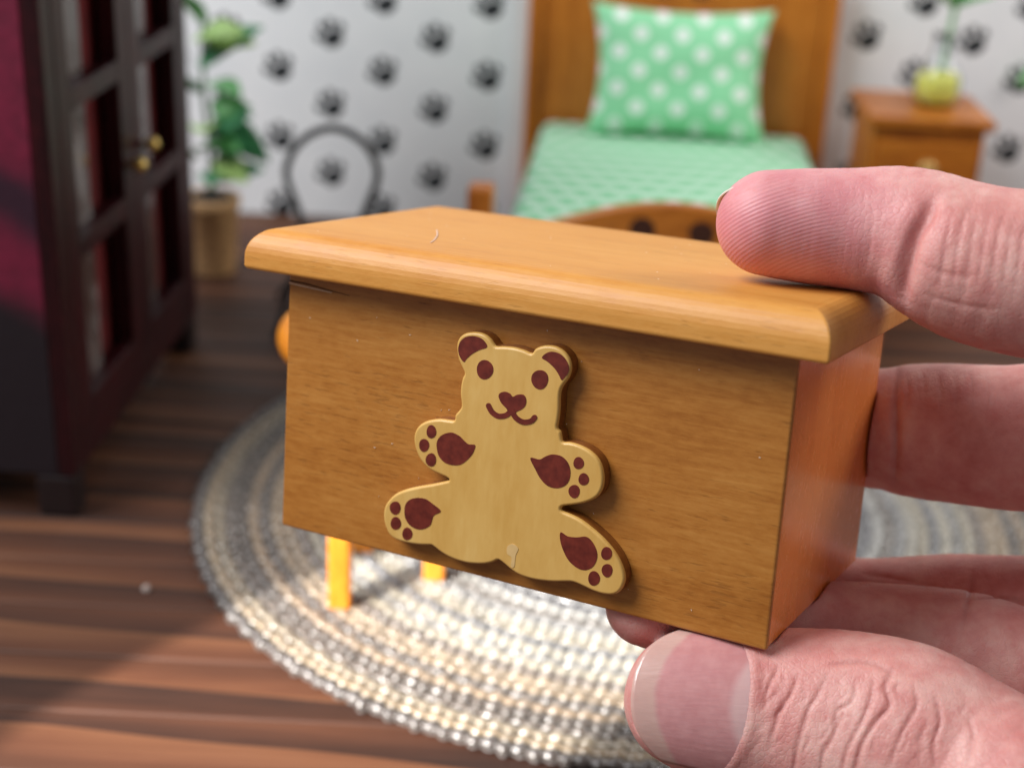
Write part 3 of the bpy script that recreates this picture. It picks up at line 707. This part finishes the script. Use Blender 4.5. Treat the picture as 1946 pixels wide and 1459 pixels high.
# ------------------------------------------------------------------ black wire chair
chair = thing('chair', 'black wire chair with a hooped back standing before the paw print wall', 'chair', (-5.38, 40.0, 0))
def rel(*p): return [(x + 5.38, y - 40.0, z) for x, y, z in p]
link('backrest', tube_mesh('backrest', crom(rel((-6.1, 40.6, 2.6), (-6.35, 40.95, 3.2), (-6.68, 41.05, 4.2), (-6.25, 41.1, 5.1), (-5.38, 41.15, 5.5), (-4.5, 41.1, 5.15), (-4.08, 41.05, 4.3), (-4.4, 40.95, 3.25), (-4.66, 40.6, 2.6)), 8), 0.11, 8), black_iron, chair)
link('seat', lathe_mesh('seat', [(0, 2.42), (1.1, 2.42), (1.22, 2.5), (1.24, 2.6), (1.16, 2.7), (0, 2.74)], 32), black_iron, chair)
for lx, ly, tx, ty in ((-0.8, 0.75, -1.75, 2.1), (0.8, 0.75, 1.6, 1.9), (-0.8, -0.7, -1.3, -1.4), (0.8, -0.7, 1.3, -1.4)):
    link('leg', tube_mesh('leg', crom([(lx, ly, 2.5), (lx * 1.1, ly * 1.1, 1.6), (tx, ty, 0.06)], 6), 0.09, 8), black_iron, chair)
link('stretcher', tube_mesh('stretcher', [(0.95 * math.cos(a), 0.95 * math.sin(a), 1.5) for a in np.linspace(0, 2 * math.pi, 24, endpoint=False)], 0.06, 6, True), black_iron, chair)

# ------------------------------------------------------------------ wardrobe
wr = thing('wardrobe', 'tall dark mahogany wardrobe with lace panelled doors and brass knobs at the left', 'wardrobe', (-9.12, 28.0, 0), -math.radians(2.4))
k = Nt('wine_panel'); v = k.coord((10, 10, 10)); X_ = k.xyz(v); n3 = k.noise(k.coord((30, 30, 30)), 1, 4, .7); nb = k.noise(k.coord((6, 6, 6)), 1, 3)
zz_ = k.math('ADD', k.math('ADD', X_[2], k.math('MULTIPLY', X_[0], 0.5)), k.math('MULTIPLY', nb, 0.8))      # broad slanting dark bands, and dark at the bottom
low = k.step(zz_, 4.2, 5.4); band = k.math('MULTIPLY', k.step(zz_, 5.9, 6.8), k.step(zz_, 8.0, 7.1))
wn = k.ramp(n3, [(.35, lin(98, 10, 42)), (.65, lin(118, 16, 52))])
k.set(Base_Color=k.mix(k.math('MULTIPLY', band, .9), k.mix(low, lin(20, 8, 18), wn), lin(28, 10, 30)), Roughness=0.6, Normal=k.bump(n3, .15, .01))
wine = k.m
dark_foot = plain('dark_foot', lin(24, 10, 12), 0.5)
WL, WD, WH = 10.1, 5.4, 19.0
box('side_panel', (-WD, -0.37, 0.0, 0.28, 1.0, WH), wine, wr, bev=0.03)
box('side_panel', (-WD, -0.55, WL - .28, WL, 1.0, WH), mahogany, wr, bev=0.03)
box('back_panel', (-WD - .2, -WD - .01, 0, WL, 1.0, WH), mahogany, wr, bev=0)
box('top', (-WD - .4, 0.4, -0.4, WL + .4, WH + .01, WH + .6), mahogany, wr, bev=0.1)
box('bottom_rail', (-0.5, -0.02, 0.62, WL - .42, 0.95, 1.75), mahogany, wr, bev=0.03)
box('top_rail', (-0.5, -0.02, 0.62, WL - .42, 17.6, WH - .01), mahogany, wr, bev=0.03)
box('post', (-0.36, 0.0, -0.02, 0.6, 1.0, WH), mahogany, wr, bev=0.04); box('post', (-0.54, 0.0, WL - .4, WL + .02, 1.0, WH), mahogany, wr, bev=0.04)
for lx, ly in ((-0.46, 0.36), (-0.46, WL - .36), (-WD + .5, 0.4), (-WD + .5, WL - .4)):
    box('leg', (lx - .42, lx + .42, ly - .36, ly + .36, 0, 0.99), dark_foot, wr, bev=0.08)
box('jamb_red_sheet', (-0.8, -0.6, 0.62, WL - .42, 1.6, 17.8), plain('jamb_red', lin(92, 8, 13), 0.8, 0.3, 20), wr, bev=0)  # added red sheet, stands in for the red-lit mahogany jambs
k = Nt('lace_glass'); l1 = k.noise(k.coord((5, 5, 2.2)), 1, 4, .65, .8); l2 = k.noise(k.coord((26, 26, 18)), 1, 4, .7)
k.set(Base_Color=k.ramp(k.math('ADD', k.math('MULTIPLY', l1, .65), k.math('MULTIPLY', l2, .35)), [(0.38, lin(34, 22, 20)), (0.54, lin(78, 60, 56)), (0.70, lin(142, 140, 140))]), Roughness=0.22, Coat_Weight=0.5, Coat_Roughness=0.1)
lace = k.m
zs = [1.78, 2.3, 5.35, 5.8, 8.45, 8.9, 11.9, 12.35, 17.0, 17.57]
def door(s0, s1, knob_s):
    st = 0.72
    d_ = box('door', (-0.34, 0.0, s0, s0 + st, zs[0], zs[-1]), mahogany, wr, bev=0.03)
    box('stile', (-0.34, 0.0, s1 - st, s1, zs[0], zs[-1]), mahogany, d_, bev=0.03)
    for a, b in zip(zs[0::2], zs[1::2]): box('rail', (-0.33, -0.005, s0 + st + .003, s1 - st - .003, a, b), mahogany, d_, bev=0.03)
    for a, b in zip(zs[1::2], zs[2::2]): box('lace_curtain', (-0.33, -0.29, s0 + st + .003, s0 + st + 0.52 * (s1 - s0 - 2 * st), a + .003, b - .003), lace, d_, bev=0)
    kn = link('knob', lathe_mesh('knob', [(0.0, 0.0), (0.10, 0.0), (0.08, 0.12), (0.16, 0.2), (0.21, 0.32), (0.18, 0.44), (0.08, 0.5), (0.0, 0.51)], 18), brass, d_, (0, knob_s, 6.5 if knob_s < 5.5 else 6.72)); kn.scale = (.85, .85, .85); kn.rotation_euler = (0, math.pi / 2, 0)
    return d_
door(0.63, 5.22, 4.8); door(5.26, 9.66, 5.85)

# ------------------------------------------------------------------ potted plant
pl = thing('potted_plant', 'green leafy plant in a tan pot standing behind the wardrobe by the wall', 'plant', (-9.55, 44.3, 0))
link('pot', lathe_mesh('pot', [(0.0, 0), (0.68, 0.0), (0.72, 0.1), (0.84, 2.1), (0.9, 2.15), (0.9, 2.45), (0.8, 2.47), (0.76, 2.2), (0.0, 2.2)], 32), plain('tan_pot', lin(190, 150, 104), 0.7, .3, 50, .5, 60), pl)
link('soil', lathe_mesh('soil', [(0.0, 2.21), (0.75, 2.21), (0.5, 2.5), (0, 2.62)], 24), plain('soil', lin(30, 34, 42), .9, .4, 60, .5), pl)
link('stem', tube_mesh('stem', crom([(0, 0, 2.3), (0.05, 0, 3.8), (-.1, 0.05, 5.6), (-.05, 0, 7.6)], 5), np.linspace(0.1, 0.05, 16), 8), plain('stem_green', lin(70, 110, 60), .6), pl)
greens = [plain('leaf_dark', lin(52, 134, 82), .42, .25, 14), plain('leaf_mid', lin(92, 168, 92), .42, .2, 14), plain('leaf_light', lin(168, 204, 120), .45, .15, 14)]
def leaf_mesh(L, Wd, curl=0.3, fold=0.25):
    V, F = [], []
    for i in range(9):
        t = i / 8; wd = Wd * math.sin(math.pi * min(1, t * 0.96 + .03)) ** 0.8 * (1 - .25 * t)
        for s in (-1, -.5, 0, .5, 1): V.append((L * t, s * wd / 2, -curl * L * t * t + fold * abs(s) * wd / 2))
    for i in range(8):
        for j in range(4): a = i * 5 + j; F.append((a, a + 1, a + 6, a + 5))
    n_ = len(V); V2 = V + [(x, y_, z - 0.02) for x, y_, z in V]; F2 = F + [tuple(n_ + q for q in reversed(f)) for f in F]
    ring = [0, 1, 2, 3, 4] + [i * 5 + 4 for i in range(1, 9)] + [43, 42, 41, 40] + [i * 5 for i in range(7, 0, -1)]
    for a, b in zip(ring, ring[1:] + ring[:1]): F2.append((b, a, n_ + a, n_ + b))
    return mesh('leaf', V2, F2, True)
def leaf(parent, base, direction, L, Wd, mat, roll=0.0, curl=.3, name='leaf'):
    o = link(name, leaf_mesh(L, Wd, curl), mat, parent, base)
    dq = Vector(direction).to_track_quat('X', 'Z'); o.rotation_euler = (dq @ Matrix.Rotation(roll, 3, 'X').to_quaternion()).to_euler(); return o
for b_, d_, L, Wd, g_, r_ in [((-.2, 0, 6.4), (.7, -.3, .75), 1.9, 1.0, 0, .9), ((-.3, 0, 7.2), (.5, -.5, .35), 1.6, 1.1, 2, .5), ((0, 0, 7.3), (.6, -.3, .1), 1.3, .9, 2, .8), ((.05, 0, 4.5), (.6, -.4, .5), 1.3, .9, 0, .9), ((.3, 0, 4.9), (.8, -.3, -.55), 1.6, .9, 0, 1.0),
                            ((.0, 0, 4.2), (.5, -.5, .1), 1.1, .7, 1, .6), ((-.1, -.1, 3.9), (.3, -.6, .5), 1.0, .8, 1, .3), ((.1, 0, 3.0), (.8, -.4, .45), 1.4, .8, 0, .8), ((.0, -.1, 3.2), (.2, -.8, .2), 1.0, .7, 0, .2), ((-.4, 0, 3.6), (-.5, -.5, .3), 1.3, .9, 1, .4), ((-.2, 0, 5.6), (-.6, -.4, .5), 1.4, .9, 0, .4), ((.2, 0, 3.4), (.5, -.2, .6), 1.2, .7, 0, 1.1), ((.0, 0, 7.6), (-.4, -.2, .8), 1.4, .9, 1, .4), ((.1, 0, 5.9), (.6, -.6, .2), 1.2, .8, 1, .2), ((.2, -.1, 3.6), (.7, -.6, -.1), 1.1, .8, 2, .5), ((.1, 0, 5.2), (.75, -.3, .15), 1.0, .7, 1, 1.2), ((-.1, -.1, 4.6), (.1, -.7, .3), 1.1, .9, 2, .1), ((.3, 0, 4.2), (.9, -.2, .1), 1.1, .7, 0, .4)]:
    leaf(pl, b_, d_, L * 1.2, Wd * 1.2, greens[g_], r_)

# ------------------------------------------------------------------ bed
bed = thing('bed', 'orange wooden single bed with a pale green sheet and an arched footboard', 'bed', (5.05, 50.0, 0), math.radians(-4.6) * -1)
bed.rotation_euler = (0, 0, -math.radians(4.6))
# local: x across, y from head (0) to foot (-16)
def board_mesh(name, x0, x1, zf, z0, y0, y1, n=40):
    V, F = [], []; xs = np.linspace(x0, x1, n)
    for yy in (y0, y1):
        for x in xs: V.append((x, yy, z0))
        for x in xs: V.append((x, yy, zf(x)))
    for b in (0, 2 * n):
        for i in range(n - 1):
            f = (b + i, b + i + 1, b + n + i + 1, b + n + i); F.append(f if b == 0 else tuple(reversed(f)))
    for i in range(n - 1): F += [(n + i, n + i + 1, 3 * n + i + 1, 3 * n + i), (i + 1, i, 2 * n + i, 2 * n + i + 1)]
    F += [(0, n, 3 * n, 2 * n), (n - 1, 3 * n - 1, 4 * n - 1, 2 * n - 1)]
    me = mesh(name, V, F); b_ = bmesh.new(); b_.from_mesh(me); bmesh.ops.recalc_face_normals(b_, faces=b_.faces); b_.to_mesh(me); b_.free(); return me
def bev(o, wd):
    mo = o.modifiers.new('soft', 'BEVEL'); mo.width = wd * S; mo.segments = 3; mo.limit_method = 'ANGLE'; mo.angle_limit = math.radians(50); return o
hb = bev(link('headboard', board_mesh('headboard', -4.55, 4.55, lambda x: 9.0 + 1.6 * math.cos(x / 4.55 * math.pi / 2), 1.2, -0.15, 0.25), orange_wood_z, bed), .06)
for s in (-1, 1): bev(box('bed_post', (s * 4.82 - .26, s * 4.82 + .26, -0.25, 0.35, 0, 9.3), orange_wood_z, bed, bev=0), .08)
fb = bev(link('footboard', board_mesh('footboard', -4.1, 4.1, lambda x: 4.75 + 1.12 * math.cos(x / 4.1 * math.pi / 2), 1.0, -16.3, -15.9), orange_wood, bed), .10)
for s in (-1, 1): bev(box('bed_post', (s * 4.72 - .31, s * 4.72 + .31, -16.45, -15.75, 0, 6.0), orange_wood_z, bed, bev=0), .12)
motif = plain('dark_inlay', lin(60, 26, 10), .5)
for px_, pz_, rx_, rz_ in ((-0.85, 5.22, .3, .3), (0.55, 5.22, .3, .3), (-0.15, 4.75, .75, .5)):
    a = np.linspace(0, 2 * math.pi, 24, endpoint=False); V = [(px_ + rx_ * math.cos(t), -16.33, pz_ + rz_ * math.sin(t)) for t in a] + [(px_ + rx_ * math.cos(t), -16.29, pz_ + rz_ * math.sin(t)) for t in a]
    if rz_ > .4: continue
    link('inlay', mesh('inlay', V, [tuple(range(24))] + [(i, 24 + i, 24 + (i + 1) % 24, (i + 1) % 24) for i in range(24)]), motif, fb)
for px_, rx_ in ((-.7, .35), (.5, .35)):
    a = np.linspace(0, 2 * math.pi, 24, endpoint=False); V = [(px_ + rx_ * math.cos(t), -0.18, 8.55 + .3 * math.sin(t)) for t in a] + [(px_ + rx_ * math.cos(t), -0.14, 8.55 + .3 * math.sin(t)) for t in a]
    link('inlay', mesh('inlay', V, [tuple(range(24))] + [(i, 24 + i, 24 + (i + 1) % 24, (i + 1) % 24) for i in range(24)]), motif, hb)
for s in (-1, 1): bev(box('side_rail', (s * 4.6 - .15, s * 4.6 + .15, -15.7, -.3, 1.2, 2.6), orange_wood, bed, bev=0), .04)
def dotted(name, ground, dot, cx, cz, r, axes, edge=0.25, brick=1.0):
    k = Nt(name); X = k.xyz(k.coord((10, 10, 10))); a, b = X[axes[0]], X[axes[1]]
    rowf = k.math('FLOOR', k.math('ADD', k.math('DIVIDE', b, cz), .5)); lz = k.math('SUBTRACT', b, k.math('MULTIPLY', rowf, cz))
    odd = k.math('FLOORED_MODULO', rowf, 2.0)
    lx = k.math('SUBTRACT', k.math('FLOORED_MODULO', k.math('ADD', k.math('SUBTRACT', a, k.math('MULTIPLY', odd, brick * cx / 2)), cx / 2), cx), cx / 2)
    d = k.math('SQRT', k.math('ADD', k.math('MULTIPLY', lx, lx), k.math('MULTIPLY', lz, lz)))
    mk = k.math('SUBTRACT', 1.0, k.step(d, r * (1 - edge), r * (1 + edge)))
    wv_ = k.noise(k.coord((90, 90, 90)), 1, 2)
    k.set(Base_Color=k.mix(mk, k.mix(k.math('MULTIPLY', wv_, .35), ground, tuple(x * .8 for x in ground[:3]) + (1,)), dot), Roughness=0.8, Sheen_Weight=0.15, Normal=k.bump(wv_, .2, .006))
    return k.m
mint = dotted('mint_sheet', lin(134, 214, 162), lin(238, 252, 242), 0.74, 0.92, 0.235, (0, 1), .2, 1.0)
# mattress: soft-edged block with a slightly uneven top
bmm = bmesh.new(); bmesh.ops.create_cube(bmm, size=1); 
for v_ in bmm.verts: v_.co = Vector((v_.co.x * 8.9, -8.0 + v_.co.y * 15.4, 3.05 + v_.co.z * 1.9)) * S
bmesh.ops.bevel(bmm, geom=list(bmm.edges), offset=.045, segments=4, affect='EDGES', profile=.5)
mm = bpy.data.meshes.new('mattress'); bmm.to_mesh(mm); bmm.free(); mm.polygons.foreach_set('use_smooth', [True] * len(mm.polygons))
link('mattress', mm, mint, bed)

# pillow propped against the headboard
pn = 44; V = []; F = []
for side in (1, -1):
    for i in range(pn):
        for j in range(pn):
            u, v_ = -1 + 2 * i / (pn - 1), -1 + 2 * j / (pn - 1)
            pin_u = 1 - 0.085 * (1 - v_ * v_); pin_v = 1 - 0.07 * (1 - u * u)
            x = 2.95 * u * (1 - 0.07 * (1 - abs(u)) * 0) * (1 - 0.12 * (1 - v_ ** 2)) ; z = 2.15 * v_ * (1 - 0.11 * (1 - u ** 2))
            h = ((1 - u ** 4) * (1 - v_ ** 4)) ** 0.5 * 0.85
            h *= 1 + 0.05 * math.sin(5 * u + 2 * v_) + .04 * math.sin(7 * v_ - 3 * u)
            V.append((x, -side * h, z))
for s in (0, 1):
    for i in range(pn - 1):
        for j in range(pn - 1):
            a = s * pn * pn + i * pn + j; f = (a, a + pn, a + pn + 1, a + 1); F.append(f if s == 0 else tuple(reversed(f)))
pme = mesh('pillow', V, F, True); b_ = bmesh.new(); b_.from_mesh(pme); bmesh.ops.remove_doubles(b_, verts=b_.verts, dist=1e-5); b_.to_mesh(pme); b_.free()
pil = link('pillow', pme, dotted('polka_cotton', lin(154, 230, 178), lin(250, 253, 250), 1.32, 0.58, 0.215, (0, 2), .3), None, (4.95, 48.6, 6.02))
pil.rotation_euler = (math.radians(-13), 0, math.radians(-3))
tag(pil, 'pale green pillow with white polka dots propped against the headboard', 'pillow')

# ------------------------------------------------------------------ nightstand and vase
ns = thing('nightstand', 'orange wooden nightstand with one drawer and a round knob beside the bed', 'nightstand', (12.52, 47.2, 0), -math.radians(3))
bev(box('top', (-1.93, 1.93, -2.3, 1.75, 5.4, 5.72), orange_wood, ns, bev=0), .07)
box('cabinet', (-1.70, 1.70, -2.0, 1.65, 0.5, 5.39), orange_wood_z, ns, bev=.03)
dr = bev(box('drawer', (-1.52, 1.52, -2.16, -2.005, 3.3, 4.95), orange_wood, ns, bev=0), .04)
kn = link('knob', lathe_mesh('knob', [(0, 0), (.12, 0), (.1, .12), (.24, .2), (.3, .34), (.24, .46), (0, .5)], 20), plain('pale_brass', lin(196, 156, 92), .35, .1, Metallic=.4), dr, (0, -2.16, 4.2)); kn.rotation_euler = (math.pi / 2, 0, 0)
bev(box('drawer', (-1.52, 1.52, -2.16, -2.005, 1.0, 3.1), orange_wood, ns, bev=0), .04)
vs = thing('flower_vase', 'clear glass bottle vase with yellow water and one green stem on the nightstand', 'vase', (12.95, 47.1, 5.722))
k = Nt('vase_glass'); k.set(Base_Color=(0.96, 0.98, 1, 1), Roughness=0.02, Transmission_Weight=1.0, IOR=1.35); glass = k.m
op = [(0.55, 0.0), (0.72, 0.12), (0.78, 0.45), (0.75, 0.85), (0.55, 1.25), (0.34, 1.55), (0.28, 1.95), (0.34, 2.2)]
link('bottle', lathe_mesh('bottle', op + [(0.29, 2.2), (0.23, 1.95), (0.29, 1.55), (0.50, 1.22), (0.69, 0.84), (0.71, 0.45), (0.66, 0.15), (0.5, 0.07), (0, .06)], 32), glass, vs)
k = Nt('yellow_water'); k.set(Base_Color=lin(254, 250, 130), Roughness=0.2, IOR=1.33, Subsurface_Weight=.8, Subsurface_Radius=(1, 1, .4), Subsurface_Scale=.08)
link('water', lathe_mesh('water', [(0, .075), (0.48, 0.08), (0.64, 0.17), (0.69, 0.45), (0.67, 0.8), (.58, 1.0), (0, 1.02)], 28), k.m, vs)
link('stem', tube_mesh('stem', crom([(0.05, 0, .6), (0.1, 0, 1.6), (0.16, 0, 2.6), (0.2, 0, 4.0)], 5), .075, 8), greens[1], vs)
for d_, L in (((.7, -.3, .6), 1.2), ((-.7, -.2, .7), 1.2), ((.1, -.5, 1), 1.1), ((.5, .3, .9), 1.0)): leaf(vs, (0.16, 0, 3.0), d_, L, .55, greens[1], .4)
sprig = thing('leaf_sprig', 'pale green leaf tip showing at the right edge against the wall', 'leaf', (17.3, 50.3, 6.2))
leaf(sprig, (0, 0, 0), (-1, -.1, -.25), .95, .8, plain('pale_leaf', lin(150, 224, 150), .5), 1.2, .2)

# ------------------------------------------------------------------ small loose bits
def crumb(name, label, loc, r, seed, col):
    b = bmesh.new(); bmesh.ops.create_icosphere(b, subdivisions=2, radius=r * S); q = np.random.default_rng(seed)
    for v_ in b.verts: v_.co *= 1 + 0.25 * q.normal() * .6
    me = bpy.data.meshes.new(name); b.to_mesh(me); b.free(); o = link(name, me, plain(name + '_white', col, .5), None, loc); return tag(o, label, 'crumb')
crumb('crumb', 'tiny pale crumb lying on the dark floorboards left of the rug', (*(CAM + (pt(279, 1122, 1) - CAM) * (HC / -(pt(279, 1122, 1) - CAM)[2]))[:2], 0.05), .075, 3, lin(176, 164, 156))
def on_lid(px, py):
    d = pt(px, py, 1) - CAM; o_ = BM.T @ (CAM - BT); dl = BM.T @ d; t = (LT + .006 - o_[2]) / dl[2]; return CAM + d * t + BM @ np.array([0, 0, .006])
lint = link('lint', tube_mesh('lint', crom([on_lid(*p) for p in ((818, 462), (826, 456), (831, 447), (830, 438))], 6), .006, 6), plain('lint_white', lin(236, 214, 200), .7), None)
tag(lint, 'short curved white hair lying on top of the chest lid', 'lint')
